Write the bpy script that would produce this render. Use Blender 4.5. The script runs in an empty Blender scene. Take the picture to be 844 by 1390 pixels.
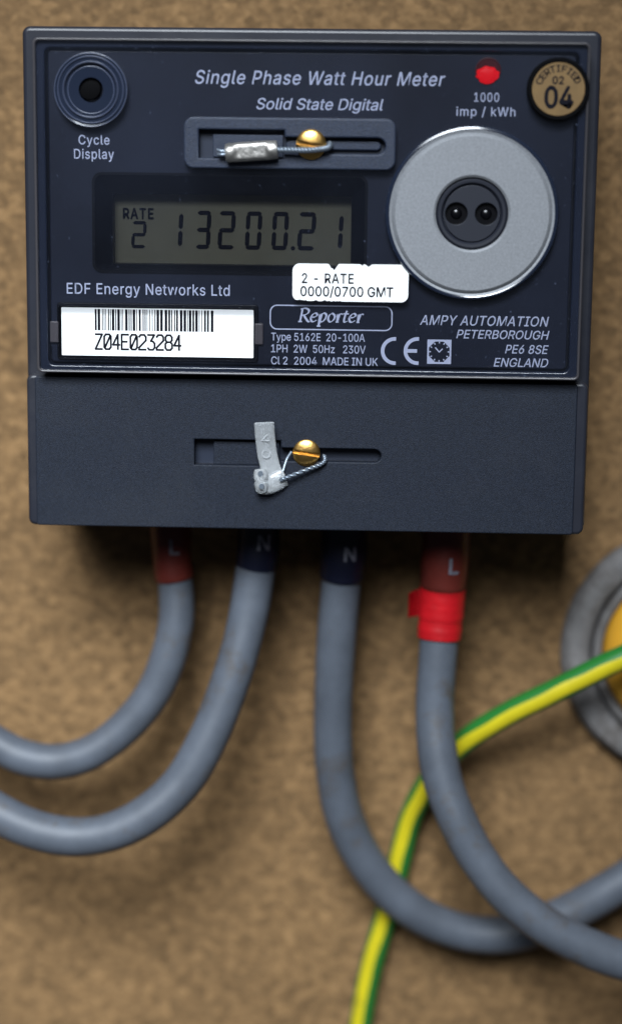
import bpy, bmesh, math, random, os
from mathutils import Matrix, Vector, noise

random.seed(7)
S = bpy.context.scene
COL = S.collection
MM = 0.001

# ------------------------------------------------------------------ camera
FPX, PW, PH = 2665.4, 844.0, 1390.0
PITCH, YAW, ROLL = math.radians(-10.385), math.radians(2.198), math.radians(-0.616)
CAM = Vector((18.5, -490.5, 37.5))                                   # mm
ROT = (Matrix.Rotation(YAW, 3, 'Z') @ Matrix.Rotation(PITCH, 3, 'X') @ Matrix.Rotation(ROLL, 3, 'Y'))
cd = bpy.data.cameras.new('camera')
cam = bpy.data.objects.new('camera', cd); COL.objects.link(cam)
cd.sensor_fit = 'VERTICAL'; cd.sensor_height = 36.0
cd.lens = 36.0 * FPX / PH
cd.shift_y = -45.0 / PH
cd.clip_start, cd.clip_end = 0.01, 20.0
rt, fw, up = ROT.col[0], ROT.col[1], ROT.col[2]
m4 = Matrix((rt, up, -fw)).transposed().to_4x4(); m4.translation = CAM * MM
cam.matrix_world = m4
cd.dof.use_dof = True
cd.dof.focus_distance = 0.449
cd.dof.aperture_fstop = cd.lens / 17.0
cd.dof.aperture_blades = 0
S.camera = cam

# ------------------------------------------------------------------ light
w = bpy.data.worlds.new('World'); S.world = w; w.use_nodes = True
bg = w.node_tree.nodes['Background']
bg.inputs['Color'].default_value = (0.74, 0.83, 1.0, 1); bg.inputs['Strength'].default_value = 0.045


def area(name, loc, target, sx, sy, power, color):
    ld = bpy.data.lights.new(name, 'AREA'); ld.shape = 'RECTANGLE'
    ld.size, ld.size_y, ld.energy, ld.color = sx, sy, power, color
    o = bpy.data.objects.new(name, ld); COL.objects.link(o)
    o.location = loc
    o.rotation_euler = (Vector(target) - Vector(loc)).to_track_quat('-Z', 'Y').to_euler()
    return o


key = area('window_light', (-0.18, -0.70, 0.45), (-0.135, 0, -0.205), 0.56, 0.46, 2.75, (0.86, 0.93, 1.0))
key.data.spread = math.radians(48)
S.view_settings.view_transform = 'Standard'; S.view_settings.look = 'None'
S.view_settings.gamma = 1.0; S.view_settings.use_curve_mapping = False
S.view_settings.exposure = 0.0


# ------------------------------------------------------------------ geometry helpers (all in mm; x right, z up, depth = distance off the board)
def at(px, py, dep):
    d = ROT @ Vector(((px - 422) / FPX, 1.0, (650 - py) / FPX))
    t = (-dep - CAM.y) / d.y
    p = CAM + d * t
    return (p.x, p.z)


def scale_at(dep): return FPX / (490.5 - dep)          # pixels per mm, roughly


def rect(x0, y0, x1, y1, dep):
    xm, ym = (x0 + x1) / 2, (y0 + y1) / 2
    return (at(x0, ym, dep)[0], at(xm, y1, dep)[1], at(x1, ym, dep)[0], at(xm, y0, dep)[1])   # x0,z0,x1,z1


def rrect(r, rad, seg=6):
    x0, z0, x1, z1 = r
    out = []
    for cx, cz, a0 in ((x1 - rad, z1 - rad, 0), (x0 + rad, z1 - rad, 90), (x0 + rad, z0 + rad, 180), (x1 - rad, z0 + rad, 270)):
        for k in range(seg + 1):
            a = math.radians(a0 + 90 * k / seg)
            out.append((cx + rad * math.cos(a), cz + rad * math.sin(a)))
    return out


def circle(c, r, n=56):
    return [(c[0] + r * math.cos(2 * math.pi * k / n), c[1] + r * math.sin(2 * math.pi * k / n)) for k in range(n)]


def inset(r, d): return (r[0] + d, r[1] + d, r[2] - d, r[3] - d)


def link(name, me, mat, parent=None):
    o = bpy.data.objects.new(name, me); COL.objects.link(o)
    if mat is not None:
        for m in (mat if isinstance(mat, (list, tuple)) else [mat]): me.materials.append(m)
    if parent is not None: o.parent = parent; o.matrix_parent_inverse = parent_matrix(parent).inverted()
    return o


def parent_matrix(p):
    m = Matrix.Translation(p.location) @ p.rotation_euler.to_matrix().to_4x4()
    if p.parent is not None: m = parent_matrix(p.parent) @ p.matrix_parent_inverse @ m
    return m


def smooth(me, ang=32):
    me.polygons.foreach_set('use_smooth', [True] * len(me.polygons))
    me.set_sharp_from_angle(angle=math.radians(ang)); me.update()


def poly2d(name, loops, front, thick, mat, parent=None, bevel=0.0, res=2, ang=32):
    """flat outline with holes, extruded away from the viewer, edges rounded"""
    c = bpy.data.curves.new(name, 'CURVE'); c.dimensions = '2D'; c.fill_mode = 'BOTH'
    c.extrude = max(thick / 2 - bevel, 0.0); c.bevel_depth = bevel; c.bevel_resolution = res
    if bevel: c.offset = -bevel
    for lp in loops:
        s = c.splines.new('POLY'); s.points.add(len(lp) - 1); s.use_cyclic_u = True
        for p, q in zip(s.points, lp): p.co = (q[0], q[1], 0, 1)
    o = bpy.data.objects.new(name, c); COL.objects.link(o)
    dg = bpy.context.evaluated_depsgraph_get()
    me = bpy.data.meshes.new_from_object(o.evaluated_get(dg))
    bpy.data.objects.remove(o); bpy.data.curves.remove(c)
    for v in me.vertices:
        x, y, z = v.co
        v.co = (x * MM, -(front - thick / 2 + z) * MM, y * MM)
    me.materials.clear()
    smooth(me, ang)
    return link(name, me, mat, parent)


def from_bm(name, bm, mat, parent=None, ang=32, sm=True):
    me = bpy.data.meshes.new(name); bmesh.ops.recalc_face_normals(bm, faces=bm.faces)
    bm.to_mesh(me); bm.free()
    if sm: smooth(me, ang)
    return link(name, me, mat, parent)


def V(x, dep, z): return Vector((x * MM, -dep * MM, z * MM))


def lathe(name, c, prof, mat, parent=None, n=72, ang=32, cap=True):
    """prof = [(radius, depth)...] about an axis square to the board"""
    bm = bmesh.new(); rings = []
    for r, d in prof:
        if r < 1e-5: rings.append([bm.verts.new(V(c[0], d, c[1]))])
        else: rings.append([bm.verts.new(V(c[0] + r * math.cos(2 * math.pi * k / n), d, c[1] + r * math.sin(2 * math.pi * k / n))) for k in range(n)])
    for a, b in zip(rings, rings[1:]):
        for k in range(n):
            q = [a[k % len(a)], a[(k + 1) % n % len(a)], b[(k + 1) % n % len(b)], b[k % len(b)]]
            u = []
            for v in q:
                if v not in u: u.append(v)
            if len(u) > 2: bm.faces.new(u)
    if cap:
        for r in (rings[0], rings[-1]):
            if len(r) > 2:
                try: bm.faces.new(r)
                except ValueError: pass
    return from_bm(name, bm, mat, parent, ang)


def catmull(P, per=10):
    P = [Vector(p) for p in P]
    Q = [P[0] * 2 - P[1]] + P + [P[-1] * 2 - P[-2]]
    out = []
    for i in range(1, len(Q) - 2):
        a, b, c, d = Q[i - 1], Q[i], Q[i + 1], Q[i + 2]
        for k in range(per):
            t = k / per
            out.append(0.5 * ((2 * b) + (c - a) * t + (2 * a - 5 * b + 4 * c - d) * t * t + (3 * b - a - 3 * c + d) * t ** 3))
    out.append(P[-1].copy())
    return out


def tube(name, pts, rad, mat, parent=None, n=28, matfn=None, spin=None, ang=60):
    """pts = world points in mm; rad number or function of 0..1"""
    bm = bmesh.new(); rings = []; N = len(pts)
    t0 = (pts[1] - pts[0]).normalized()
    nrm = t0.orthogonal().normalized()
    if abs(t0.y) < 0.9:
        nrm = (Vector((0, -1, 0)) - t0 * t0.dot(Vector((0, -1, 0)))).normalized()
    for i, p in enumerate(pts):
        t = (pts[min(i + 1, N - 1)] - pts[max(i - 1, 0)]).normalized()
        nrm = (nrm - t * t.dot(nrm)).normalized(); bn = t.cross(nrm)
        r = rad(i / (N - 1)) if callable(rad) else rad
        rings.append([bm.verts.new((p + (nrm * math.cos(a) + bn * math.sin(a)) * r) * MM)
                      for a in (2 * math.pi * k / n + (spin(i / (N - 1)) if spin else 0) for k in range(n))])
    for a, b in zip(rings, rings[1:]):
        for k in range(n):
            f = bm.faces.new((a[k], a[(k + 1) % n], b[(k + 1) % n], b[k]))
            if matfn: f.material_index = matfn(k / n)
    bm.faces.new(rings[0]); bm.faces.new(rings[-1])
    return from_bm(name, bm, mat, parent, ang)


def ribbon(name, strokes, wfn, front, mat, parent=None):
    """pen strokes laid flat: strokes = lists of (x,z) in mm, wfn(direction angle) = width"""
    bm = bmesh.new()
    for si, P in enumerate(strokes):
        dep = front + 0.004 * (si % 4)
        L = []; N = len(P)
        for i in range(N):
            a, b = P[max(i - 1, 0)], P[min(i + 1, N - 1)]
            if P[0] == P[-1] and N > 3:
                a = P[i - 1] if i > 0 else P[-2]; b = P[i + 1] if i < N - 1 else P[1]
            dx, dz = b[0] - a[0], b[1] - a[1]; l = math.hypot(dx, dz) or 1
            w2 = wfn(math.atan2(dz, dx)) / 2
            if i in (0, N - 1) or N < 3: k = 1.0
            else:
                ux, uz = P[i][0] - P[i - 1][0], P[i][1] - P[i - 1][1]; lu = math.hypot(ux, uz) or 1
                k = 1 / max(0.5, abs((ux * dx + uz * dz) / (lu * l)))
            nx, nz = -dz / l * w2 * k, dx / l * w2 * k
            L.append((bm.verts.new(V(P[i][0] + nx, dep, P[i][1] + nz)), bm.verts.new(V(P[i][0] - nx, dep, P[i][1] - nz))))
        for p, q in zip(L, L[1:]): bm.faces.new((p[0], q[0], q[1], p[1]))
    return from_bm(name, bm, mat, parent, sm=False)


FONT = None
try:
    FONT = bpy.data.fonts.load(os.path.join(bpy.utils.resource_path('LOCAL'), 'datafiles', 'fonts', 'Inter.woff2'))
except Exception:
    FONT = None


def text_mesh(s, shear=0.0, space=1.0):
    c = bpy.data.curves.new('t', 'FONT'); c.body = s; c.size = 1.0; c.shear = shear; c.space_character = space
    c.resolution_u = 4
    if FONT: c.font = FONT
    o = bpy.data.objects.new('t', c); COL.objects.link(o)
    me = bpy.data.meshes.new_from_object(o.evaluated_get(bpy.context.evaluated_depsgraph_get()))
    bpy.data.objects.remove(o); bpy.data.curves.remove(c); me.materials.clear()
    return me


def embolden(me, b):
    """heavier strokes: the outline laid down again a hair to each side, each a few microns above the last"""
    if b <= 0: return me
    bm = bmesh.new()
    for k, (dx, dy) in enumerate(((-b, 0), (b, 0), (0, b), (0, -b))):
        n0 = len(bm.verts); bm.from_mesh(me); bm.verts.ensure_lookup_table()
        for v in bm.verts[n0:]: v.co.x += dx; v.co.y += dy; v.co.z += 0.006 * k
    bm.to_mesh(me); bm.free(); return me


def cap_height():
    me = text_mesh('H'); return max(v.co.y for v in me.vertices)


CAPH = cap_height()


def lettering(s, x0, x1, ytop, ybase, dep, mat, parent, shear=0.0, bold=0.006, space=1.0):
    """one printed line: spans x0..x1 and ytop..ybase (capitals) of the faceplate"""
    me = embolden(text_mesh(s, shear, space), bold)
    xs = [v.co.x for v in me.vertices]; a, b = min(xs), max(xs)
    r = rect(x0, ytop, x1, ybase, dep)
    kx = (r[2] - r[0]) / (b - a); kz = (r[3] - r[1]) / CAPH
    for v in me.vertices:
        v.co = V(r[0] + (v.co.x - a) * kx, dep + v.co.z, r[1] + v.co.y * kz)
    me.update()
    return link('lettering', me, mat, parent)


def empty(name, loc, label, cat, group=None):
    o = bpy.data.objects.new(name, None); COL.objects.link(o); o.location = loc; o.empty_display_size = 0.01
    o['label'] = label; o['category'] = cat
    if group: o['group'] = group
    return o


# ------------------------------------------------------------------ materials
def mat(name, color, rough=0.5, metal=0.0, spec=0.5, bump=None, var=None, coat=0.0, emit=None, trans=0.0, sss=0.0):
    """bump = (scale, strength); var = (scale, darker, lighter)"""
    m = bpy.data.materials.new(name); m.use_nodes = True
    nt = m.node_tree; b = nt.nodes['Principled BSDF']
    b.inputs['Base Color'].default_value = (*color, 1); b.inputs['Roughness'].default_value = rough
    b.inputs['Metallic'].default_value = metal; b.inputs['Specular IOR Level'].default_value = spec
    b.inputs['Coat Weight'].default_value = coat; b.inputs['Coat Roughness'].default_value = 0.08
    b.inputs['Transmission Weight'].default_value = trans
    if emit:
        b.inputs['Emission Color'].default_value = (*emit[0], 1); b.inputs['Emission Strength'].default_value = emit[1]
    tc = nt.nodes.new('ShaderNodeTexCoord')
    if var:
        n = nt.nodes.new('ShaderNodeTexNoise'); n.inputs['Scale'].default_value = var[0]; n.inputs['Detail'].default_value = 5
        n.inputs['Roughness'].default_value = 0.62
        r = nt.nodes.new('ShaderNodeValToRGB')
        r.color_ramp.elements[0].position = 0.3; r.color_ramp.elements[1].position = 0.7
        r.color_ramp.elements[0].color = (*[c * var[1] for c in color], 1)
        r.color_ramp.elements[1].color = (*[c * var[2] for c in color], 1)
        nt.links.new(tc.outputs['Object'], n.inputs['Vector']); nt.links.new(n.outputs['Fac'], r.inputs['Fac'])
        nt.links.new(r.outputs['Color'], b.inputs['Base Color'])
    if bump:
        n = nt.nodes.new('ShaderNodeTexNoise'); n.inputs['Scale'].default_value = bump[0]; n.inputs['Detail'].default_value = 4
        bp = nt.nodes.new('ShaderNodeBump'); bp.inputs['Strength'].default_value = bump[1]; bp.inputs['Distance'].default_value = 0.0003
        nt.links.new(tc.outputs['Object'], n.inputs['Vector']); nt.links.new(n.outputs['Fac'], bp.inputs['Height'])
        nt.links.new(bp.outputs['Normal'], b.inputs['Normal'])
    return m


def clear_mat(name, rough, haze, tint, dust=0.0):
    """clear moulded plastic: what lies behind shows through, the surface reflects by Fresnel, a little dust and a painted bluish haze scatter"""
    m = bpy.data.materials.new(name); m.use_nodes = True; nt = m.node_tree
    for n in list(nt.nodes): nt.nodes.remove(n)
    N = nt.nodes.new
    out = N('ShaderNodeOutputMaterial'); tr = N('ShaderNodeBsdfTransparent'); gl = N('ShaderNodeBsdfGlossy')
    df = N('ShaderNodeBsdfDiffuse'); fr = N('ShaderNodeFresnel'); m1 = N('ShaderNodeMixShader'); m2 = N('ShaderNodeMixShader')
    tr.inputs['Color'].default_value = (*tint, 1); gl.inputs['Roughness'].default_value = rough
    df.inputs['Color'].default_value = (0.34, 0.42, 0.66, 1); fr.inputs['IOR'].default_value = 1.5
    tc = N('ShaderNodeTexCoord')
    n1 = N('ShaderNodeTexNoise'); n1.inputs['Scale'].default_value = 60; n1.inputs['Detail'].default_value = 3
    bp = N('ShaderNodeBump'); bp.inputs['Strength'].default_value = 0.03; bp.inputs['Distance'].default_value = 0.0004
    nt.links.new(tc.outputs['Object'], n1.inputs['Vector']); nt.links.new(n1.outputs['Fac'], bp.inputs['Height'])
    nt.links.new(bp.outputs['Normal'], gl.inputs['Normal'])
    # dust specks and a dull film in patches; its blue paints in reflected haze
    n2 = N('ShaderNodeTexNoise'); n2.inputs['Scale'].default_value = 900; n2.inputs['Detail'].default_value = 2
    r2 = N('ShaderNodeMapRange'); r2.inputs['From Min'].default_value = 0.685; r2.inputs['From Max'].default_value = 0.78
    r2.inputs['To Min'].default_value = 0.0; r2.inputs['To Max'].default_value = dust
    n3 = N('ShaderNodeTexNoise'); n3.inputs['Scale'].default_value = 35; n3.inputs['Detail'].default_value = 4
    r3 = N('ShaderNodeMapRange'); r3.inputs['From Min'].default_value = 0.35; r3.inputs['From Max'].default_value = 0.75
    r3.inputs['To Min'].default_value = haze * 0.4; r3.inputs['To Max'].default_value = haze * 1.6
    ad = N('ShaderNodeMath'); ad.operation = 'ADD'
    for n, r in ((n2, r2), (n3, r3)):
        nt.links.new(tc.outputs['Object'], n.inputs['Vector']); nt.links.new(n.outputs['Fac'], r.inputs['Value'])
    nt.links.new(r2.outputs['Result'], ad.inputs[0]); nt.links.new(r3.outputs['Result'], ad.inputs[1])
    nt.links.new(fr.outputs['Fac'], m1.inputs['Fac']); nt.links.new(tr.outputs['BSDF'], m1.inputs[1]); nt.links.new(gl.outputs['BSDF'], m1.inputs[2])
    nt.links.new(ad.outputs['Value'], m2.inputs['Fac']); nt.links.new(m1.outputs['Shader'], m2.inputs[1]); nt.links.new(df.outputs['BSDF'], m2.inputs[2])
    nt.links.new(m2.outputs['Shader'], out.inputs['Surface'])
    return m


def board_mat():
    m = bpy.data.materials.new('chipboard'); m.use_nodes = True; nt = m.node_tree; b = nt.nodes['Principled BSDF']
    N = nt.nodes.new; L = nt.links.new
    tc = N('ShaderNodeTexCoord'); mp = N('ShaderNodeMapping'); mp.inputs['Scale'].default_value = (1, 1, 1.25)
    L(tc.outputs['Object'], mp.inputs['Vector'])
    vo = N('ShaderNodeTexVoronoi'); vo.inputs['Scale'].default_value = 420; vo.inputs['Randomness'].default_value = 1
    n1 = N('ShaderNodeTexNoise'); n1.inputs['Scale'].default_value = 330; n1.inputs['Detail'].default_value = 6; n1.inputs['Roughness'].default_value = 0.75
    n2 = N('ShaderNodeTexNoise'); n2.inputs['Scale'].default_value = 26; n2.inputs['Detail'].default_value = 3
    for n in (vo, n1, n2): L(mp.outputs['Vector'], n.inputs['Vector'])
    r1 = N('ShaderNodeValToRGB'); e = r1.color_ramp.elements
    e[0].position = 0.28; e[0].color = (0.095, 0.053, 0.022, 1); e[1].position = 0.74; e[1].color = (0.265, 0.158, 0.071, 1)
    k = e.new(0.5); k.color = (0.172, 0.100, 0.043, 1)
    L(n1.outputs['Fac'], r1.inputs['Fac'])
    sep = N('ShaderNodeSeparateColor'); L(vo.outputs['Color'], sep.inputs['Color'])
    mr = N('ShaderNodeMapRange'); mr.inputs['To Min'].default_value = 0.74; mr.inputs['To Max'].default_value = 1.24
    L(sep.outputs['Red'], mr.inputs['Value'])
    mr2 = N('ShaderNodeMapRange'); mr2.inputs['From Min'].default_value = 0.3; mr2.inputs['From Max'].default_value = 0.7
    mr2.inputs['To Min'].default_value = 0.9; mr2.inputs['To Max'].default_value = 1.08
    L(n2.outputs['Fac'], mr2.inputs['Value'])
    mu = N('ShaderNodeMath'); mu.operation = 'MULTIPLY'; L(mr.outputs['Result'], mu.inputs[0]); L(mr2.outputs['Result'], mu.inputs[1])
    mx = N('ShaderNodeVectorMath'); mx.operation = 'SCALE'; L(r1.outputs['Color'], mx.inputs[0]); L(mu.outputs['Value'], mx.inputs['Scale'])
    L(mx.outputs['Vector'], b.inputs['Base Color'])
    b.inputs['Roughness'].default_value = 0.8; b.inputs['Specular IOR Level'].default_value = 0.25
    bp = N('ShaderNodeBump'); bp.inputs['Strength'].default_value = 0.5; bp.inputs['Distance'].default_value = 0.0006
    L(n1.outputs['Fac'], bp.inputs['Height']); L(bp.outputs['Normal'], b.inputs['Normal'])
    return m


NAVY = (0.030, 0.040, 0.068)
M = dict(
    board=board_mat(),
    housing=mat('housing_plastic', (0.016, 0.0175, 0.025), 0.36, spec=0.4, bump=(4500, 0.12), var=(60, 0.85, 1.15)),
    matte=mat('moulded_navy_plastic', (0.0085, 0.0118, 0.0205), 0.55, spec=0.26, bump=(5000, 0.4), var=(2600, 0.6, 1.5)),
    slot=mat('slot_plastic', (0.014, 0.019, 0.034), 0.45, spec=0.4),
    pocket=mat('pocket_plastic', (0.015, 0.022, 0.042), 0.5, spec=0.4, bump=(5000, 0.4), var=(2600, 0.65, 1.4)),
    face=mat('faceplate_navy', (0.0088, 0.0118, 0.0240), 0.34, spec=0.36, var=(40, 0.8, 1.2)),
    rim=mat('rim_plastic', (0.013, 0.018, 0.035), 0.22, spec=0.6),
    bezel=mat('bezel_black', (0.0012, 0.0016, 0.0036), 0.4, spec=0.14),
    black=mat('black_plastic', (0.0015, 0.0015, 0.002), 0.7, spec=0.06),
    hole=mat('black_hole', (0.002, 0.002, 0.003), 0.25),
    ring=mat('button_ring', (0.010, 0.015, 0.030), 0.16, spec=0.8, coat=0.6),
    ridge=mat('clear_ridge', (0.055, 0.066, 0.105), 0.25, spec=0.9),
    port=mat('port_plastic', (0.010, 0.012, 0.020), 0.55, spec=0.35),
    lcd=mat('lcd_glass', (0.058, 0.056, 0.040), 0.5, spec=0.1, var=(200, 0.92, 1.08)),
    lcdink=mat('lcd_ink', (0.003, 0.003, 0.005), 1.0, spec=0.0),
    silver=mat('satin_silver', (0.215, 0.225, 0.242), 0.55, metal=0.25, bump=(3500, 0.08), var=(2000, 0.82, 1.12)),
    print=mat('lavender_print', (0.52, 0.56, 0.74), 0.6),
    sleeveprint=mat('sleeve_print', (0.13, 0.13, 0.16), 0.5),
    white=mat('white_label', (0.84, 0.85, 0.85), 0.5, var=(300, 0.97, 1.02)),
    ink=mat('black_ink', (0.006, 0.006, 0.010), 0.8, spec=0.1),
    brass=mat('brass', (0.72, 0.43, 0.13), 0.32, metal=1.0, bump=(900, 0.2), var=(400, 0.75, 1.1)),
    gold=mat('gold_sticker', (0.165, 0.098, 0.034), 0.5, metal=0.2, var=(300, 0.85, 1.1)),
    ferrule=mat('ferrule_metal', (0.52, 0.50, 0.47), 0.42, metal=0.9, bump=(700, 0.6), var=(500, 0.55, 1.1)),
    wire=mat('seal_wire', (0.22, 0.26, 0.31), 0.4, metal=0.7),
    grey=mat('grey_sheath', (0.072, 0.083, 0.102), 0.52, spec=0.4, bump=(260, 0.2), var=(90, 0.78, 1.12)),
    brown=mat('brown_sleeve', (0.085, 0.014, 0.010), 0.42, spec=0.25, var=(120, 0.7, 1.2)),
    blue=mat('navy_sleeve', (0.004, 0.005, 0.014), 0.42, spec=0.3),
    tape=mat('red_tape', (0.40, 0.005, 0.009), 0.45, spec=0.35, bump=(260, 0.7), var=(150, 0.78, 1.08)),
    green=mat('earth_green', (0.016, 0.135, 0.022), 0.34),
    yellow=mat('earth_yellow', (0.50, 0.42, 0.012), 0.34, var=(150, 0.9, 1.05)),
    collar=mat('grey_rubber', (0.165, 0.158, 0.155), 0.85, spec=0.2, bump=(400, 0.6), var=(70, 0.55, 1.25)),
    groove_shade=mat('painted_groove_shade', (0.020, 0.016, 0.016), 0.5),
    orange=mat('orange_cap', (0.52, 0.26, 0.022), 0.3, var=(60, 0.8, 1.15)),
    led=mat('led_red', (0.42, 0.003, 0.006), 0.5, spec=0.15, emit=((1.0, 0.002, 0.010), 0.36)),
    ledwell=mat('led_well', (0.055, 0.002, 0.004), 0.3),
    pane=clear_mat('clear_cover', 0.11, 0.006, (0.99, 0.992, 1.0), 0.10),
    edge=mat('clear_edge', (0.06, 0.056, 0.062), 0.34, spec=0.5, trans=0.3),
    clip=mat('clip_plastic', (0.075, 0.066, 0.072), 0.4),
    clear=clear_mat('clear_lens', 0.03, 0.01, (0.97, 0.975, 0.985)),
    tag=mat('translucent_tag', (0.80, 0.83, 0.85), 0.2, spec=0.8, trans=0.7, bump=(700, 0.6)),
)

def grime(m, color, scale, lo, hi, amount):
    nt = m.node_tree; b = nt.nodes['Principled BSDF']; N = nt.nodes.new; L = nt.links.new
    src = b.inputs['Base Color'].links[0].from_socket
    tc = N('ShaderNodeTexCoord'); n = N('ShaderNodeTexNoise'); n.inputs['Scale'].default_value = scale; n.inputs['Detail'].default_value = 7
    n.inputs['Roughness'].default_value = 0.7
    r = N('ShaderNodeMapRange'); r.inputs['From Min'].default_value = lo; r.inputs['From Max'].default_value = hi
    r.inputs['To Max'].default_value = amount
    mx = N('ShaderNodeMix'); mx.data_type = 'RGBA'; mx.inputs[7].default_value = (*color, 1)
    L(tc.outputs['Object'], n.inputs['Vector']); L(n.outputs['Fac'], r.inputs['Value']); L(r.outputs['Result'], mx.inputs[0])
    L(src, mx.inputs[6]); L(mx.outputs[2], b.inputs['Base Color'])


grime(M['grey'], (0.062, 0.046, 0.030), 70, 0.56, 0.72, 0.75)
grime(M['matte'], (0.034, 0.036, 0.042), 22, 0.48, 0.78, 0.30)
grime(M['housing'], (0.05, 0.05, 0.055), 45, 0.5, 0.75, 0.35)
grime(M['tape'], (0.12, 0.01, 0.01), 90, 0.55, 0.75, 0.5)
grime(M['collar'], (0.05, 0.04, 0.032), 60, 0.5, 0.65, 0.8)
grime(M['white'], (0.45, 0.44, 0.42), 160, 0.62, 0.8, 0.3)
grime(M['yellow'], (0.12, 0.09, 0.02), 120, 0.62, 0.75, 0.7)

# ------------------------------------------------------------------ the board
bm = bmesh.new()
bmesh.ops.create_cube(bm, size=1, matrix=Matrix.Translation((0.02, 0.009, -0.05)) @ Matrix.Diagonal((1.2, 0.018, 1.1, 1)))
bd = from_bm('backing_board', bm, M['board'], sm=False); bd['kind'] = 'structure'

# ------------------------------------------------------------------ the meter
HW, HH = 65.0, 57.455
meter = empty('electricity_meter', (0, 0, -HH * MM),
              'dark navy digital electricity meter with clear cover, mounted on the brown board', 'meter')
LO = rect(127, 237, 497, 372, 44.0); LI = rect(157, 265, 476, 358, 37.6)
poly2d('housing', [rrect((-HW, -HH + 1.0, HW, HH), 1.8), rrect(inset(LI, -1.2), 0.5)], 40, 39.99, M['housing'], meter, bevel=1.0, res=3)

# ---- terminal cover with its keyhole slot
T = 43.6
top = at(420, 514.5, T)[1]
x0, z0, x1, z1 = -HW + 0.35, -HH + 0.75, HW - 0.5, top
def slot_loop(xl, xm, xr, yt, yb, nt_, nb, dep, rad):
    a = rect(xl, yt, xm, yb, dep); b = rect(xm, nt_, xr, nb, dep)
    h = (b[3] - b[1]) / 2
    L = [(a[0], a[1]), (a[2], a[1]), (a[2], b[1])]
    for k in range(9):
        t = math.radians(-90 + 180 * k / 8); L.append((b[2] - h + h * math.cos(t), (b[1] + b[3]) / 2 + h * math.sin(t)))
    L += [(a[2], b[3]), (a[2], a[3]), (a[0], a[3])]
    return L, a, b
sl, sa, sb = slot_loop(264, 381, 517, 597, 632, 609, 627, T, 1)
poly2d('terminal_block', [rrect((x0, z0, x1, z1), 1.6), sl], T - 0.55, 2.9, M['housing'], meter, bevel=0.8, res=3)
ci = rect(49, 516, 780.5, 716, T)
tcov = poly2d('terminal_cover', [rrect((ci[0], z0 + 0.12, ci[2], z1 - 0.35), 0.6), sl], T, 2.0, M['matte'], meter, bevel=0.3, res=3)
poly2d('slot_floor', [rrect(inset((sa[0], sa[1], sb[2], sa[3]), -1.5), 0.3)], 40.3, 0.25, M['slot'], tcov)
poly2d('slot_ledge', [rrect(rect(290, 600, 379, 631, 42.2), 0.2)], 42.1, 1.8, M['matte'], tcov, bevel=0.15)


def screw(c, r, dep, h, slot_w, rot, name='screw'):
    """slotted brass screw head, domed; the slot is cut in the geometry"""
    bm = bmesh.new(); rows = []
    vs = [-r * math.cos(math.pi / 2 * k / 9) for k in range(10)]
    vs = [v for v in vs if v < -slot_w] + [-slot_w]
    spec = [(v, False) for v in vs] + [(-slot_w, True), (0, True), (slot_w, True)] + [(-v, False) for v in reversed(vs)]
    nu = 20
    cr, sr = math.cos(rot), math.sin(rot)
    def place(u, v, d): return bm.verts.new(V(c[0] + u * cr - v * sr, d, c[1] + u * sr + v * cr))
    for v, fl in spec:
        hw = math.sqrt(max(r * r - v * v, 1e-6)); row = []
        for i in range(nu + 1):
            u = hw * math.sin(math.pi / 2 * (2 * i / nu - 1)); q = (u * u + v * v) / (r * r)
            d = dep + h * (0.35 + 0.65 * math.sqrt(max(0, 1 - 0.93 * q)))
            if fl: d = dep + h * 0.28
            row.append(place(u, v, d))
        rows.append(row)
    for a, b in zip(rows, rows[1:]):
        for i in range(nu): bm.faces.new((a[i], a[i + 1], b[i + 1], b[i]))
    bmesh.ops.remove_doubles(bm, verts=bm.verts, dist=1e-7)
    # skirt
    edges = [e for e in bm.edges if e.is_boundary]
    ret = bmesh.ops.extrude_edge_only(bm, edges=edges)
    for v in ret['geom']:
        if isinstance(v, bmesh.types.BMVert): v.co.y = -(dep - 1.2) * MM
    return from_bm(name, bm, M['brass'], meter, 40)


SC2 = at(416, 614, 42.8)
screw(SC2, 3.15, 42.9, 1.7, 0.5, math.radians(-8))

# ---- upper: rim, faceplate, pane
A = rect(50, 56, 791.5, 509, 46.0)
B = rect(63, 67.5, 779, 500.5, 45.5)
poly2d('cover_rim', [rrect(A, 0.9), rrect(B, 1.4)], 45.4, 5.4, M['rim'], meter, bevel=0.35)
F = inset(B, 0.55)
face = poly2d('faceplate', [rrect(F, 0.9), rrect(LO, 2.0)], 44.0, 3.9, M['face'], meter, bevel=0.25)
DC = at(640, 290, 47.0); BC = at(123.5, 122, 46.6); PC = at(757, 121, 46.8)
PO = rect(249.5, 160, 537, 230, 46.8)
DR, BR, PR = 113.5 / scale_at(47), 49.0 / scale_at(46.6), 41.0 / scale_at(46.8)
LB = rect(84, 419, 344, 484, 44.75)
cov = poly2d('clear_cover', [rrect(inset(A, 0.1), 1.0), circle(DC, DR + 0.25), circle(BC, BR + 0.1), circle(PC, PR + 0.1), rrect(PO, 2.2), rrect(inset(LB, -0.5), 0.5)],
             46.6, 1.1, M['pane'], meter)
poly2d('cover_edge', [rrect(inset(A, -0.25), 1.2), rrect(inset(A, 0.28), 0.9)], 46.75, 6.2, M['edge'], cov, bevel=0.22)

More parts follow.
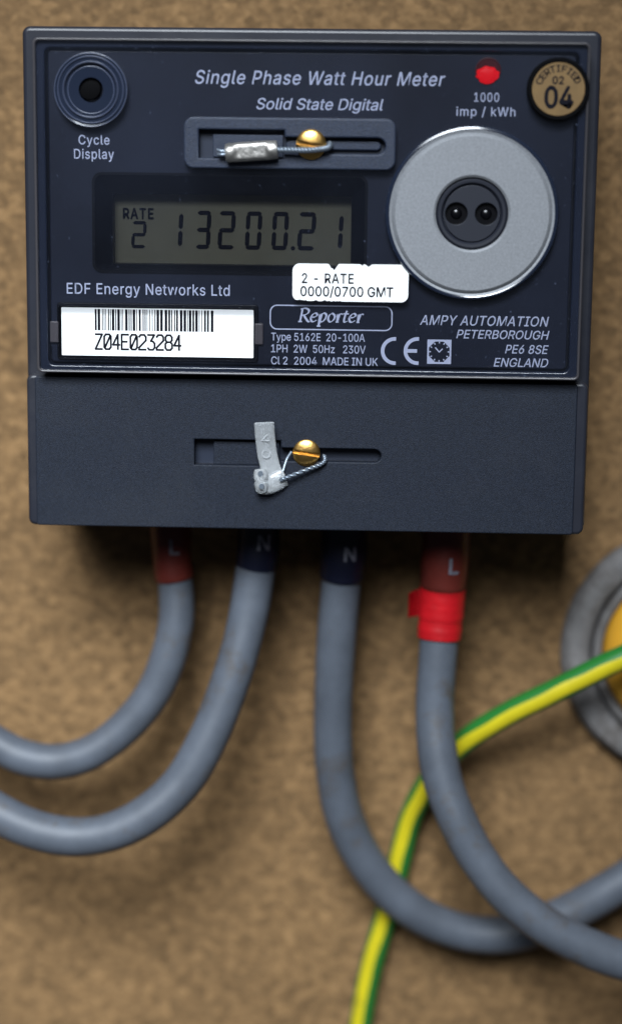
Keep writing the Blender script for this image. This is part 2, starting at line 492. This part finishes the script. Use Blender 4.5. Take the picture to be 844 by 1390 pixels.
# ---- LCD window
bm = bmesh.new()
def loop3(l, d): return [bm.verts.new(V(p[0], d, p[1])) for p in l]
rings = [loop3(rrect(inset(LO, -0.25), 2.2), 44.05), loop3(rrect(inset(LO, 0.35), 1.8), 44.05), loop3(rrect(inset(LO, 0.75), 1.6), 43.7),
         loop3(rrect(inset(LI, -0.45), 0.5), 41.4), loop3(rrect(inset(LI, -0.15), 0.4), 41.0), loop3(rrect(inset(LI, -0.1), 0.3), 37.6)]
for a, b in zip(rings, rings[1:]):
    for k in range(len(a)): bm.faces.new((a[k], a[(k + 1) % len(a)], b[(k + 1) % len(b)], b[k]))
from_bm('display_bezel', bm, M['bezel'], meter, 25)
lcd = poly2d('display_screen', [rrect(inset(LI, -0.6), 0.2)], 37.5, 0.4, M['lcd'], meter)

SEG = {'0': 'abcdef', '1': 'bc', '2': 'abged', '3': 'abgcd'}
def seven(ch, px0, px1, py0, py1, dep=37.6, sk=0.05):
    r = rect(px0, py0, px1, py1, dep); x0, z0, x1, z1 = r; W_, H_ = x1 - x0, z1 - z0
    t = 1.0 if H_ > 7 else 0.78; g = 0.11; zm = (z0 + z1) / 2
    def hseg(z, o=0): return [(x0 + g, z), (x0 + g + t * .6, z + t / 2), (x1 - g - t * .6, z + t / 2), (x1 - g, z), (x1 - g - t * .6, z - t / 2), (x0 + g + t * .6, z - t / 2)]
    def vseg(x, a, b): return [(x, a + g), (x + t / 2, a + g + t * .55), (x + t / 2, b - g - t * .55), (x, b - g), (x - t / 2, b - g - t * .55), (x - t / 2, a + g + t * .55)]
    h = t / 2
    S_ = dict(a=hseg(z1 - h), g=hseg(zm), d=hseg(z0 + h), f=vseg(x0 + h, zm, z1 - h), e=vseg(x0 + h, z0 + h, zm), b=vseg(x1 - h, zm, z1 - h), c=vseg(x1 - h, z0 + h, zm))
    bm = bmesh.new()
    for s in SEG[ch]:
        vs = [bm.verts.new(V(x + (z - z0) * sk, dep, z)) for x, z in S_[s]]; bm.faces.new(vs)
    return from_bm('digit', bm, M['lcdink'], lcd, sm=False)
seven('2', 178, 198, 300, 337)
for ch, a, b, t in (('1', 226, 247, 286), ('3', 265, 285, 286), ('2', 295, 318, 286.5), ('0', 332, 354, 287), ('0', 368, 390, 287.5), ('2', 403, 427, 288), ('1', 443, 464, 289)):
    seven(ch, a, b, t, t + 52)
pt = at(397.5, 337, 37.6)
bm = bmesh.new(); bm.faces.new([bm.verts.new(V(x, 37.6, z)) for x, z in circle(pt, 0.5, 14)])
from_bm('decimal_point', bm, M['lcdink'], lcd, sm=False)
lettering('RATE', 167, 209, 283, 297, 37.6, M['lcdink'], lcd, bold=0.03, space=1.15)

# ---- optical port
port = lathe('optical_port', DC, [(DR, 43.0), (DR, 47.0), (DR - 0.5, 47.35), (DR - 1.0, 47.2), (DR - 1.25, 47.5), (DR - 1.8, 47.9), (8.6, 47.95), (8.1, 47.6), (8.0, 45.5), (0, 45.5)],
             M['silver'], meter, n=120, cap=False)
lathe('port_rim', DC, [(DR + 0.35, 44.2), (DR + 0.45, 46.9), (DR + 0.2, 47.3), (DR - 0.2, 47.42), (DR - 0.75, 47.15)], M['ring'], port, n=120, cap=False)
plug = lathe('port_plug', DC, [(8.0, 45.55), (7.95, 46.9), (7.5, 47.25), (6.9, 47.2), (6.55, 46.8), (6.4, 46.6), (6.4, 45.7)], M['port'], port, n=80, cap=False)
wells = [at(619, 290, 47.0), at(659.5, 290.5, 47.0)]
poly2d('plug_face', [circle(DC, 6.3, 64)] + [circle(c, 2.5, 36) for c in wells], 47.0, 1.3, M['port'], plug, bevel=0.12)
for c in wells:
    lathe('port_window', c, [(2.7, 45.62), (1.3, 45.64), (1.15, 46.0), (0.6, 46.3), (0, 46.4)], M['hole'], plug, n=32, cap=False, ang=50)

# ---- cycle button
ring = lathe('button_ring', BC, [(BR, 44.0), (BR, 46.7), (BR - 0.2, 46.95), (BR - 0.5, 46.8), (BR - 2.2, 46.75), (BR - 2.45, 46.35), (2.75, 46.25), (2.7, 44.2)], M['ring'], meter, n=90, cap=False, ang=20)
for r0, fl, hw_, hh in ((BR - 0.1, 46.7, 0.16, 0.3), (BR - 0.85, 46.72, 0.2, 0.42), (BR - 2.05, 46.72, 0.24, 0.5), (BR - 3.0, 46.25, 0.13, 0.2)):
    lathe('ridge', BC, [(r0 + hw_, fl), (r0 + hw_ * 0.7, fl + hh * 0.7), (r0, fl + hh), (r0 - hw_ * 0.7, fl + hh * 0.7), (r0 - hw_, fl)], M['ridge'], ring, n=90, cap=False, ang=80)
b2 = at(121.5, 120, 45.5)
lathe('button', b2, [(2.6, 44.1), (2.6, 45.0), (2.4, 45.3), (1.8, 45.45), (0, 45.5)], M['black'], meter, n=40, cap=False)

# ---- screw pocket for the upper seal
sl2, pa, pb = slot_loop(270, 386, 523, 176, 215, 187, 209, 46.9, 1)
pocket = poly2d('seal_pocket', [rrect(PO, 2.2), sl2], 47.1, 2.9, M['pocket'], meter, bevel=0.4)
poly2d('pocket_floor', [rrect(inset((pa[0], pa[1], pb[2], pa[3]), -0.8), 0.3)], 44.5, 0.3, M['slot'], pocket)
poly2d('pocket_ledge', [rrect(rect(289, 183, 384, 213.5, 45.9), 0.2)], 45.7, 1.2, M['pocket'], pocket, bevel=0.15)
q_ = rect(388, 191, 517, 204, 45.9)
poly2d('pocket_rib', [rrect(q_, (q_[3] - q_[1]) * 0.49)], 45.6, 1.1, M['pocket'], pocket, bevel=0.35)
l = rect(270, 176, 287, 215, 45.0)
SC1 = at(422, 196, 47.4)
screw(SC1, 3.35, 46.6, 1.9, 0.5, math.radians(-9))

# ---- pulse lamp
LC = at(662, 95.5, 44.1); LR = 17.0 / scale_at(44)
led = lathe('pulse_lamp', LC, [(LR, 44.02), (LR, 44.3), (LR - 0.2, 44.32), (LR - 0.35, 44.08), (0, 44.06)], M['ledwell'], meter, n=48, cap=False)
lc2 = at(661.5, 100.5, 44.6)
bm = bmesh.new()
bmesh.ops.create_uvsphere(bm, u_segments=28, v_segments=16, radius=1)
for v in bm.verts:
    k = 1 + 0.22 * noise.noise(v.co * 2.3)
    v.co = V(lc2[0] + v.co.x * (LR - 0.35) * k, 44.2 + v.co.y * -0.55, lc2[1] + v.co.z * (LR - 0.7) * k * (1 if v.co.z < 0 else 0.75))
from_bm('lens', bm, M['led'], led, 60)

# ---- certification plug
cp = lathe('certification_seal', PC, [(PR, 44.1), (PR, 47.5), (PR - 0.25, 47.75), (PR - 0.8, 47.75), (PR - 1.0, 47.5), (0, 47.5)], M['black'], meter, n=80, cap=False)
gd = poly2d('gold_sticker', [circle(PC, PR - 1.05, 64)], 47.62, 0.1, M['gold'], cp)
R_T = 3.75
for i, ch in enumerate('CERTIFIED'):
    a = math.radians(92 + 66 - i * 132 / 8)
    me = embolden(text_mesh(ch), 0.015); xs = [v.co.x for v in me.vertices]; mid = (min(xs) + max(xs)) / 2
    k = 1.5 / CAPH
    for v in me.vertices:
        x, y = (v.co.x - mid) * k * 0.9, v.co.y * k
        rr = R_T + y
        q = a - x / R_T
        v.co = V(PC[0] + rr * math.cos(q), 47.64 + v.co.z, PC[1] + rr * math.sin(q))
    link('lettering', me, M['ink'], gd)
lettering('02', 749, 765, 104, 114, 47.64, M['ink'], gd, bold=0.03)
lettering('04', 738, 778, 118, 146, 47.64, M['ink'], gd, bold=0.028)

# ---- printing on the faceplate
D = 44.03
P = M['print']
lettering('Single Phase Watt Hour Meter', 265, 604, 97, 115, D, P, face, shear=0.22, space=1.07)
lettering('Solid State Digital', 348, 520, 134, 149, D, P, face, shear=0.22)
lettering('Cycle', 107, 149, 183.5, 196, D, P, face, space=1.08)
lettering('Display', 101, 155, 202.5, 215.5, D, P, face, space=1.08)
lettering('1000', 643, 677, 126, 138, D, P, face, space=1.12)
lettering('imp / kWh', 619, 699, 145.5, 157.5, D, P, face, space=1.1)
lettering('EDF Energy Networks Ltd', 91, 312, 385.5, 400, D, P, face, space=1.06)
lettering('Type 5162E  20-100A', 368, 495, 452.5, 463, D, P, face)
lettering('1PH  2W  50Hz   230V', 368, 496, 468.5, 479, D, P, face)
lettering('Cl 2  2004  MADE IN UK', 368, 512.5, 485, 495.5, D, P, face)
lettering('AMPY AUTOMATION', 569.5, 744.5, 429, 442, D, P, face, shear=0.22, space=1.04)
lettering('PETERBOROUGH', 619, 745, 448.5, 460, D, P, face, shear=0.22)
lettering('PE6 8SE', 685, 744, 468.5, 480, D, P, face, shear=0.22)
lettering('ENGLAND', 669.5, 743.5, 486.5, 498, D, P, face, shear=0.22)

# name plate outline and its italic pen-drawn word
RB = rect(366, 414.5, 532.5, 448.5, D)
poly2d('name_outline', [rrect(RB, 1.7), rrect(inset(RB, 0.28), 1.42)], D + 0.01, 0.02, P, face)
GL = {
    'R': (1.12, [[(0.2, 0.0), (0.2, 1.5)], [(0.02, 1.42), (0.5, 1.53), (0.85, 1.3), (0.8, 0.95), (0.5, 0.76), (0.25, 0.72)], [(0.45, 0.74), (0.72, 0.35), (1.0, 0.02), (1.18, 0.02)], [(0.02, 0.0), (0.4, 0.0)]]),
    'e': (0.80, [[(0.12, 0.50), (0.45, 0.55), (0.66, 0.78), (0.45, 0.99), (0.2, 0.82), (0.08, 0.45), (0.2, 0.08), (0.42, 0.01), (0.70, 0.2)]]),
    'p': (0.92, [[(0.0, 0.86), (0.2, 0.98), (0.2, -0.5)], [(0.2, 0.75), (0.46, 1.0), (0.74, 0.82), (0.72, 0.35), (0.46, 0.0), (0.2, 0.12)], [(0.02, -0.5), (0.4, -0.5)]]),
    'o': (0.84, [[(0.4, 1.0), (0.13, 0.75), (0.1, 0.3), (0.35, 0.0), (0.65, 0.25), (0.69, 0.7), (0.4, 1.0)]]),
    'r': (0.64, [[(0.0, 0.86), (0.2, 0.98), (0.2, 0.0)], [(0.2, 0.68), (0.4, 0.96), (0.62, 0.9)], [(0.06, 0.0), (0.36, 0.0)]]),
    't': (0.62, [[(0.32, 1.3), (0.24, 0.9), (0.2, 0.25), (0.32, 0.0), (0.58, 0.14)], [(0.02, 0.95), (0.55, 0.95)]]),
}
rr = rect(404.5, 419, 495, 437, D); strokes = []; x = 0.0
tot = sum(GL[c][0] for c in 'Reporter') + 0.25
for c in 'Reporter':
    wd, st = GL[c]
    for s in st:
        q = [(Vector((a, b, 0))) for a, b in s]
        q = catmull(q, 7) if len(q) > 3 else q
        strokes.append([(rr[0] + (x + v.x + 0.17 * v.y) / tot * (rr[2] - rr[0]), rr[1] + v.y / 1.52 * (rr[3] - rr[1])) for v in q])
    x += wd
ribbon('lettering', strokes, lambda a: 0.16 + 0.34 * abs(math.sin(a - math.radians(28))), D, P, face)

# CE mark and clock mark
def arc(c, rx, a0, a1, n=22): return [(c[0] + rx * math.cos(math.radians(a0 + (a1 - a0) * k / n)), c[1] + rx * math.sin(math.radians(a0 + (a1 - a0) * k / n))) for k in range(n + 1)]
ce = []
for cx, bar in ((535.5, False), (566.5, True)):
    c = at(cx, 476.5, D); ra = 2.78
    ce.append([(c[0] + 0.25, c[1] + ra)] + arc(c, ra, 90, 270) + [(c[0] + 0.25, c[1] - ra)])
    if bar: ce.append([(c[0] - ra + 0.3, c[1]), (c[0] - 0.15, c[1])])
ribbon('conformity_mark', ce, lambda a: 0.82, D, P, face)
q = rect(579.5, 461, 612, 494, D); cq = ((q[0] + q[2]) / 2, (q[1] + q[3]) / 2); hw = (q[2] - q[0]) / 2
octo = [(cq[0] + hw * 0.93 * math.cos(math.radians(22.5 + 45 * k)), cq[1] + hw * 0.93 * math.sin(math.radians(22.5 + 45 * k))) for k in range(8)]
cl = poly2d('clock_mark', [rrect(q, 0.1), octo], D + 0.01, 0.02, P, face)
hands = [[(cq[0] - 0.95, cq[1] + 1.0), (cq[0] - 0.02, cq[1] - 0.05)], [(cq[0] - 0.06, cq[1] - 0.12), (cq[0] + 0.75, cq[1] + 0.7)]]
for k in range(12):
    a = math.radians(30 * k); hands.append([(cq[0] + hw * r * math.cos(a), cq[1] + hw * r * math.sin(a)) for r in (0.70, 0.84)])
ribbon('clock_hands', hands, lambda a: 0.26, D + 0.005, P, cl)

# ---- bar-code label in its holder
hold = poly2d('label_holder', [rrect(inset(LB, -1.1), 0.7)], 44.45, 0.44, M['bezel'], meter, bevel=0.2)
lab = poly2d('barcode_label', [rrect(LB, 0.15)], 44.72, 0.2, M['white'], meter)
for r4 in ((68, 436, 80, 465), (346, 439, 357, 468)):
    poly2d('clip', [rrect(rect(*r4, 44.9), 0.3)], 44.9, 0.85, M['clip'], hold, bevel=0.25)
bars = bmesh.new(); bx0, bz0, bx1, bz1 = rect(129, 420.5, 290, 449.5, 44.76)
pat = [random.choice((0.9, 1.0, 2.0)) if k % 2 else random.choice((1.0, 1.4, 2.4, 3.2)) for k in range(83)]
tt = sum(pat); x = bx0
for i, p_ in enumerate(pat):
    w_ = p_ / tt * (bx1 - bx0)
    if i % 2 == 0: bars.faces.new([bars.verts.new(V(a, 44.75, b)) for a, b in ((x, bz0), (x + w_ * 0.96, bz0), (x + w_ * 0.96, bz1), (x, bz1))])
    x += w_
from_bm('barcode', bars, M['ink'], lab, sm=False)
OCR = {
    'Z': [[(0, 1), (.6, 1), (0, 0), (.6, 0)]],
    '0': [[(.14, 0), (0, .15), (0, .85), (.14, 1), (.46, 1), (.6, .85), (.6, .15), (.46, 0), (.14, 0)], [(.04, .06), (.56, .94)]],
    '4': [[(.44, 0), (.44, 1), (0, .3), (.6, .3)]],
    'E': [[(.6, 1), (0, 1), (0, 0), (.6, 0)], [(0, .52), (.48, .52)]],
    '2': [[(0, .86), (.14, 1), (.46, 1), (.6, .86), (.6, .62), (0, .14), (0, 0), (.6, 0)]],
    '3': [[(0, 1), (.58, 1), (.26, .58), (.46, .56), (.6, .42), (.6, .14), (.46, 0), (.12, 0), (0, .12)]],
    '8': [[(.14, .53), (.02, .66), (.02, .87), (.15, 1), (.45, 1), (.58, .87), (.58, .66), (.46, .53), (.14, .53), (0, .4), (0, .14), (.14, 0), (.46, 0), (.6, .14), (.6, .4), (.46, .53)]],
}
o4 = rect(130, 454.5, 246, 474.5, 44.76); st = []; word = 'Z04E023284'; adv = (o4[2] - o4[0]) / (len(word) - 0.2)
for i, c in enumerate(word):
    for s in OCR[c]:
        pl = [(o4[0] + i * adv + a * adv * 1.28, o4[1] + b * (o4[3] - o4[1])) for a, b in s]
        for (ax, az), (bx, bz) in zip(pl, pl[1:]):
            l_ = math.hypot(bx - ax, bz - az); ex, ez = (bx - ax) / l_ * 0.14, (bz - az) / l_ * 0.14
            st.append([(ax - ex, az - ez), (bx + ex, bz + ez)])
ribbon('lettering', st, lambda a: 0.46, 44.76, M['ink'], lab)

# ---- stuck-on tariff sticker, chewed along its edges
sr = rect(397, 358.5, 554, 409.5, 46.75)
lp = []
base = rrect(sr, 1.6, 5)
for a, b in zip(base, base[1:] + base[:1]):
    n = max(1, int(math.hypot(b[0] - a[0], b[1] - a[1]) / 0.35))
    for k in range(n): lp.append((a[0] + (b[0] - a[0]) * k / n, a[1] + (b[1] - a[1]) * k / n))
cx_ = (sr[0] + sr[2]) / 2; w_ = sr[2] - sr[0]; new = []
for x, z in lp:
    u = (x - sr[0]) / w_
    if z > sr[3] - 0.3:
        d = 0.12 * abs(noise.noise(Vector((x * 1.7, 3, 0)))) if 0.1 < u < 0.7 else 0
        for c0, h_, s_ in ((0.36, 1.5, 0.035), (0.33, 0.7, 0.02), (0.655, 0.6, 0.03), (0.60, 0.4, 0.015)): d += h_ * max(0, 1 - abs(u - c0) / s_)
        z -= d
    elif z < sr[1] + 0.3 and u < 0.42 and u > 0.02:
        z += 0.55 * abs(noise.noise(Vector((x * 2.3, 9, 0)))) + 0.25 * max(0, 1 - abs(u - 0.08) / 0.05)
    new.append((x, z))
stk = poly2d('tariff_sticker', [new], 46.76, 0.12, M['white'], cov)
lettering('2 - RATE', 409.5, 480, 371.5, 384.5, 46.79, M['ink'], stk, bold=0.016, space=1.1)
lettering('0000/0700 GMT', 407.5, 533.5, 389.5, 402.5, 46.79, M['ink'], stk, bold=0.016)


# ------------------------------------------------------------------ seals
def p3(px, py, dep):
    x, z = at(px, py, dep); return Vector((x, -dep, z))


s1 = empty('crimp_seal', p3(342, 205, 46.5) * MM, 'silver crimped ferrule seal with twisted wire looped on the upper brass screw', 'seal')
a, b = p3(306.5, 207.5, 48.6), p3(376.5, 203, 48.6)
n_ = 24; pts = [a.lerp(b, k / n_) for k in range(n_ + 1)]
fo = tube('ferrule', pts, lambda t: 2.15 * (0.88 + 0.12 * min(1, t * 14, (1 - t) * 14)) - 0.12 * math.exp(-((t - 0.14) / 0.03) ** 2) - 0.1 * math.exp(-((t - 0.9) / 0.03) ** 2),
          M['ferrule'], s1, n=32)
for v in fo.data.vertices:     # crimp: flattened towards the viewer between the jaws
    t = (v.co.x / MM - a.x) / (b.x - a.x)
    if 0.2 < t < 0.8 and v.co.y < -(48.6 + 1.55) * MM: v.co.y = -(48.6 + 1.55) * MM
st = []
c0 = a.lerp(b, 0.5)
def emb(u, v): return (a.x + (b.x - a.x) * u, a.z + (b.z - a.z) * u + v)
st.append([emb(.26, .85), emb(.76, .85), emb(.76, -.85), emb(.26, -.85), emb(.26, .85)])
for u in (.33, .44, .56, .67):
    st.append([emb(u - .02, -.4), emb(u - .02, .4), emb(u + .035, .1 if u < .5 else .4), emb(u + .035, -.4)])
ribbon('crimp_marks', st, lambda a_: 0.2, 50.2, M['ferrule'], fo)
def twist(name, path, r, turns, mat_, parent, phase):
    out = []
    for i, p in enumerate(path):
        t = (path[min(i + 1, len(path) - 1)] - path[max(i - 1, 0)]).normalized(); n1 = t.orthogonal().normalized()
        n1 = (Vector((0, -1, 0)) - t * t.dot(Vector((0, -1, 0)))).normalized(); n2 = t.cross(n1)
        q = turns * 2 * math.pi * i / (len(path) - 1) + phase
        out.append(p + (n1 * math.cos(q) + n2 * math.sin(q)) * r)
    return tube(name, out, r * 1.08, mat_, parent, n=10)
wp = catmull([p3(374, 203.5, 48.7), p3(395, 203.5, 48.9), p3(415, 204, 49.2), p3(435, 202.5, 49.0), p3(446, 200, 48.2), p3(448, 195, 46.4)], 22)
for ph in (0, math.pi): twist('wire', wp, 0.34, 11, M['wire'], s1, ph)
for dy, e in ((-1.5, 0), (2.2, 1)):
    sp = catmull([p3(309, 207 + dy, 48.6), p3(301, 207 + dy * 1.3, 48.8), p3(295 + e, 206 + dy * 1.6, 48.4)], 6)
    tube('wire_end', sp, 0.38, M['wire'], s1, n=10)

s2 = empty('tag_seal', p3(368, 655, 42.6) * MM, 'translucent plastic tag seal bent over, wired to the lower brass screw', 'seal')
# strip: swept bent band
def band(name, P_, wdt, thk, mat_, parent):
    bm = bmesh.new(); rings = []
    for i, (c, wv) in enumerate(P_):
        t = (P_[min(i + 1, len(P_) - 1)][0] - P_[max(i - 1, 0)][0]).normalized()
        wv = (wv - t * t.dot(wv)).normalized(); nn = t.cross(wv)
        w2, h2 = wdt / 2, thk / 2; b_ = thk * 0.45
        ring = []
        for u, v in ((-w2, -h2 + b_), (-w2 + b_, -h2), (w2 - b_, -h2), (w2, -h2 + b_), (w2, h2 - b_), (w2 - b_, h2), (-w2 + b_, h2), (-w2, h2 - b_)):
            ring.append(bm.verts.new((c + wv * u + nn * v) * MM))
        rings.append(ring)
    for r1, r2 in zip(rings, rings[1:]):
        for k in range(8): bm.faces.new((r1[k], r1[(k + 1) % 8], r2[(k + 1) % 8], r2[k]))
    bm.faces.new(rings[0]); bm.faces.new(rings[-1])
    return from_bm(name, bm, mat_, parent, 50)
cp_ = catmull([p3(358.5, 574, 46.6), p3(360, 595, 45.6), p3(363, 618, 44.8), p3(369, 640, 44.6), p3(376, 652, 45.0)], 7)
tagb = band('tag_strip', [(p, Vector((1, 0, 0.12))) for p in cp_], 4.6, 0.9, M['tag'], s2)
# raised ring and raised mark on the strip
rc = p3(361.5, 616, 45.4)
ri = circle((rc.x, rc.z), 0.9, 22); ri.append(ri[0])
rb = ribbon('raised_ring', [ri], lambda a_: 0.34, 45.5, M['tag'], tagb)
rm = p3(359.5, 593, 46.3)
ribbon('raised_mark', [[(rm.x - 1.0, rm.z + 0.9), (rm.x + 0.9, rm.z + 1.0), (rm.x - 0.7, rm.z - 0.9), (rm.x + 1.1, rm.z - 0.8)]], lambda a_: 0.32, 46.35, M['tag'], tagb)
# folded body and barrel
bl = catmull([p3(353.5, 637, 45.2), p3(354.5, 652, 45.8), p3(356, 667, 45.0)], 8)
tube('barrel', bl, lambda t: 1.75 * (0.75 + 0.25 * math.sin(math.pi * min(1, max(0, t))) ** 0.4) - 0.28 * math.exp(-((t - 0.5) / 0.09) ** 2), M['tag'], s2, n=24)
bd_ = catmull([p3(357, 659, 44.6), p3(368, 656, 45.2), p3(380, 651, 45.0), p3(386, 648, 44.6)], 6)
band('tag_body', [(p, Vector((0.25, 0, 1))) for p in bd_], 4.6, 1.5, M['tag'], s2)
for (qx, qy) in ((353.5, 643), (355, 660)):
    c = p3(qx, qy, 47.4)
    tube('wire_end', [c + Vector((0, 0.6, 0)), c + Vector((0, -0.1, 0)), c + Vector((0, -0.3, 0))], 0.62, M['wire'], s2, n=12)
wl = catmull([p3(380, 652, 45.9), p3(395, 646, 45.6), p3(418, 637, 45.2), p3(434, 631, 44.8), p3(441, 625, 44.2), p3(440, 618, 43.2)], 14)
for ph in (0, math.pi): twist('wire', wl, 0.26, 7, M['wire'], s2, ph)
wl2 = catmull([p3(384, 640, 44.4), p3(387, 630, 43.6), p3(390, 622, 43.0), p3(396, 613, 42.7)], 10)
tube('wire', wl2, 0.36, M['wire'], s2, n=10)


# ------------------------------------------------------------------ cables
def wrap_text(s, path_c, rad, zc, ang, size, mat_, parent, dirv):
    """letter printed on a near-vertical sleeve, bent round it"""
    me = embolden(text_mesh(s), 0.02); xs = [v.co.x for v in me.vertices]; mid = (min(xs) + max(xs)) / 2; k = size / CAPH
    for v in me.vertices:
        x, z = (v.co.x - mid) * k, (v.co.y - CAPH / 2) * k; q = ang + x / rad
        c = path_c(zc + z)
        v.co = Vector((c.x + (rad + 0.05) * math.sin(q), c.y - (rad + 0.05) * math.cos(q), zc + z)) * MM
    me.update(); return link('lettering', me, mat_, parent)


def cable(name, label, pix, rad, sleeve_end, sleeve_r, smat, letter, lang, group, extra=None):
    """pix = (px, py, depth) along the run, from the meter's underside outwards"""
    pts = [p3(*q) for q in pix]
    pts[0].z = -HH + 0.5
    path = catmull(pts, 14)
    root = empty(name, path[0] * MM, label, 'cable', group)
    def wob(t): return rad * (1 + 0.014 * math.sin(t * 17 + rad * 9) + 0.006 * math.sin(t * 47 + rad))
    tube('sheath', path, wob, M['grey'], root, n=36)
    ze = p3(*sleeve_end).z
    up_ = [p for p in path if p.z > ze + 0.3]
    i = len(up_); a_, b_ = path[i - 1], path[i]
    f = (a_.z - ze) / max(1e-6, a_.z - b_.z); up_.append(a_.lerp(b_, max(0.05, min(1, f))))
    def slr(t): return sleeve_r + 0.10 * math.sin(t * 9 + rad * 7) - (0.35 if t > 0.985 else 0) + 0.25 * (1 - t)
    sl = tube('sleeve', up_, slr, smat, root, n=32)
    def cen(z):
        best = min(range(len(path) - 1), key=lambda k: abs((path[k].z + path[k + 1].z) / 2 - z) + (0 if path[k].z > -80 else 50)); p, q = path[best], path[best + 1]
        d = q.z - p.z
        return p.lerp(q, (z - p.z) / d) if abs(d) > 1e-6 else p
    if letter:
        wrap_text(letter[0], cen, sleeve_r + 0.35, p3(*letter[1]).z, lang, letter[2], M['sleeveprint'], sl, None)
    if extra: extra(root, path)
    return root


G = 'grey sheathed supply cables below the meter'
cable('supply_cable', 'grey cable with brown sleeve, without tape, looping inside a black-sleeved cable',
      [(231, 718, 17), (234, 760, 17), (239, 800, 17), (239, 845, 18), (227, 897, 19), (204, 947, 20), (165, 992, 21), (120, 1023, 22), (75, 1034, 22), (30, 1027, 22), (-10, 1006, 21), (-60, 975, 20), (-130, 930, 18)],
      4.45, (238, 788, 17), 4.75, M['brown'], ('L', (239, 743, 22), 3.6), 0.25, G)
cable('supply_cable', 'grey cable with black sleeve, looping outside the untaped brown-sleeved cable',
      [(353, 718, 22), (350, 750, 22), (345, 785, 22), (338, 830, 23), (325, 885, 25), (305, 947, 27), (282, 1003, 29), (249, 1060, 31), (205, 1102, 33), (155, 1128, 34), (102, 1136, 34), (50, 1127, 34), (0, 1105, 33), (-60, 1067, 31), (-130, 1020, 29)],
      4.85, (347, 774, 22), 5.0, M['blue'], ('N', (359, 737, 27), 3.6), 0.3, G)
cable('supply_cable', 'grey cable with black sleeve, passing behind the red-taped cable',
      [(467, 718, 20), (466, 750, 20), (463, 790, 19), (457, 860, 18), (453, 930, 17), (452, 1000, 16), (456, 1058, 15), (469, 1115, 14), (495, 1168, 13), (535, 1216, 12), (585, 1250, 11), (645, 1268, 10), (705, 1265, 10), (765, 1242, 11), (820, 1212, 12), (870, 1180, 12), (940, 1130, 12)],
      4.9, (464, 786, 20), 5.55, M['blue'], ('N', (481, 752, 25), 3.4), 0.3, G)


def tape(root, path):
    z_hi, z_lo = p3(600, 795, 22).z, p3(598, 867, 22).z
    seg = [p for p in path if z_lo <= p.z <= z_hi and p.x > 0]
    t1 = tube('tape', seg, lambda t: 5.42 + 0.07 * math.sin(t * 17) + 0.05 * math.sin(t * 41), M['tape'], root, n=36)
    t2 = tube('tape_turn', seg[: int(len(seg) * 0.62)], lambda t: 5.6 + 0.06 * math.sin(t * 23 + 1), M['tape'], t1, n=36)
    # loose end standing off to the side
    fl = []
    m0 = p3(570, 818, 24)
    bm = bmesh.new()
    g = []
    for i in range(7):
        row = []
        for j in range(6):
            u, v = i / 6, j / 5
            x = m0.x + 0.8 - 3.7 * u; z = m0.z + 3.4 - 7.2 * v - 0.9 * u + 0.8 * u * v
            row.append(bm.verts.new(V(x, 22.5 + 2.6 * u * u - 1.4 * u * v + 0.3 * math.sin(3 * v), z)))
        g.append(row)
    for r1, r2 in zip(g, g[1:]):
        for k in range(5): bm.faces.new((r1[k], r1[k + 1], r2[k + 1], r2[k]))
    geom = bmesh.ops.solidify(bm, geom=list(bm.faces), thickness=0.00022)
    from_bm('tape_end', bm, M['tape'], t1, 50)


cable('supply_cable', 'grey cable with brown sleeve and a band of red tape round it',
      [(605, 718, 22), (604, 750, 22), (601, 795, 22), (597, 850, 22), (593, 905, 23), (590, 960, 24), (592, 1010, 26), (601, 1060, 28), (620, 1112, 30), (649, 1166, 31), (690, 1217, 32), (745, 1260, 32), (805, 1290, 31), (870, 1312, 30), (950, 1335, 29)],
      4.8, (601, 800, 22), 5.75, M['brown'], ('L', (622, 768, 27), 3.8), 0.35, G, tape)

# earth wire, green with a yellow stripe
ep = catmull([p3(*q) for q in ((960, 852, 22), (900, 871, 21), (844, 893, 20), (800, 914, 19), (755, 937, 18), (695, 966, 16), (640, 999, 13), (602, 1034, 10), (574, 1074, 7), (555, 1116, 4), (542, 1170, 3.2), (529, 1225, 3.2), (514, 1275, 3.2), (500, 1330, 3.2), (488, 1400, 3.2), (478, 1470, 3.2))], 12)
earth = empty('earth_wire', ep[0] * MM, 'green and yellow striped earth wire crossing behind the grey cables', 'cable')
tube('insulation', ep, 3.05, [M['green'], M['yellow']], earth, n=40, matfn=lambda u: 1 if (u < 0.075 or u > 0.875 or 0.42 < u < 0.6) else 0,
     spin=lambda t: math.radians(-4 + 22 * t + 3.5 * math.sin(t * 31) + 2.5 * math.sin(t * 77 + 1)))

# ------------------------------------------------------------------ collar with the orange cap, right of the cables
CC = at(937, 890, 5)
coll = empty('cable_gland', (CC[0] * MM, 0, (CC[1] - 33) * MM), 'large round grey rubber collar with domed orange cap on the board', 'gland')
lathe('collar', CC, [(32.6, 0.0), (32.8, 2.0), (32.2, 4.5), (30.8, 6.0), (28.8, 6.4), (26.5, 5.6), (25.6, 4.6), (25.2, 3.2), (24.8, 3.2), (24.6, 5.0), (23.8, 5.8), (22.8, 5.4), (22.3, 4.0), (22.2, 0.0)], M['collar'], coll, n=120, cap=False)
lathe('groove', CC, [(25.5, 0.2), (25.5, 3.35), (24.7, 3.35), (24.7, 0.2)], M['groove_shade'], coll, n=100, cap=False)  # dark ring paints the shade in the collar's groove
lathe('cap', CC, [(22.25, 0.0), (22.2, 4.0), (21.4, 6.2), (19.5, 8.0), (15.5, 9.8), (9.0, 11.0), (0, 11.4)], M['orange'], coll, n=100, cap=False, ang=60)
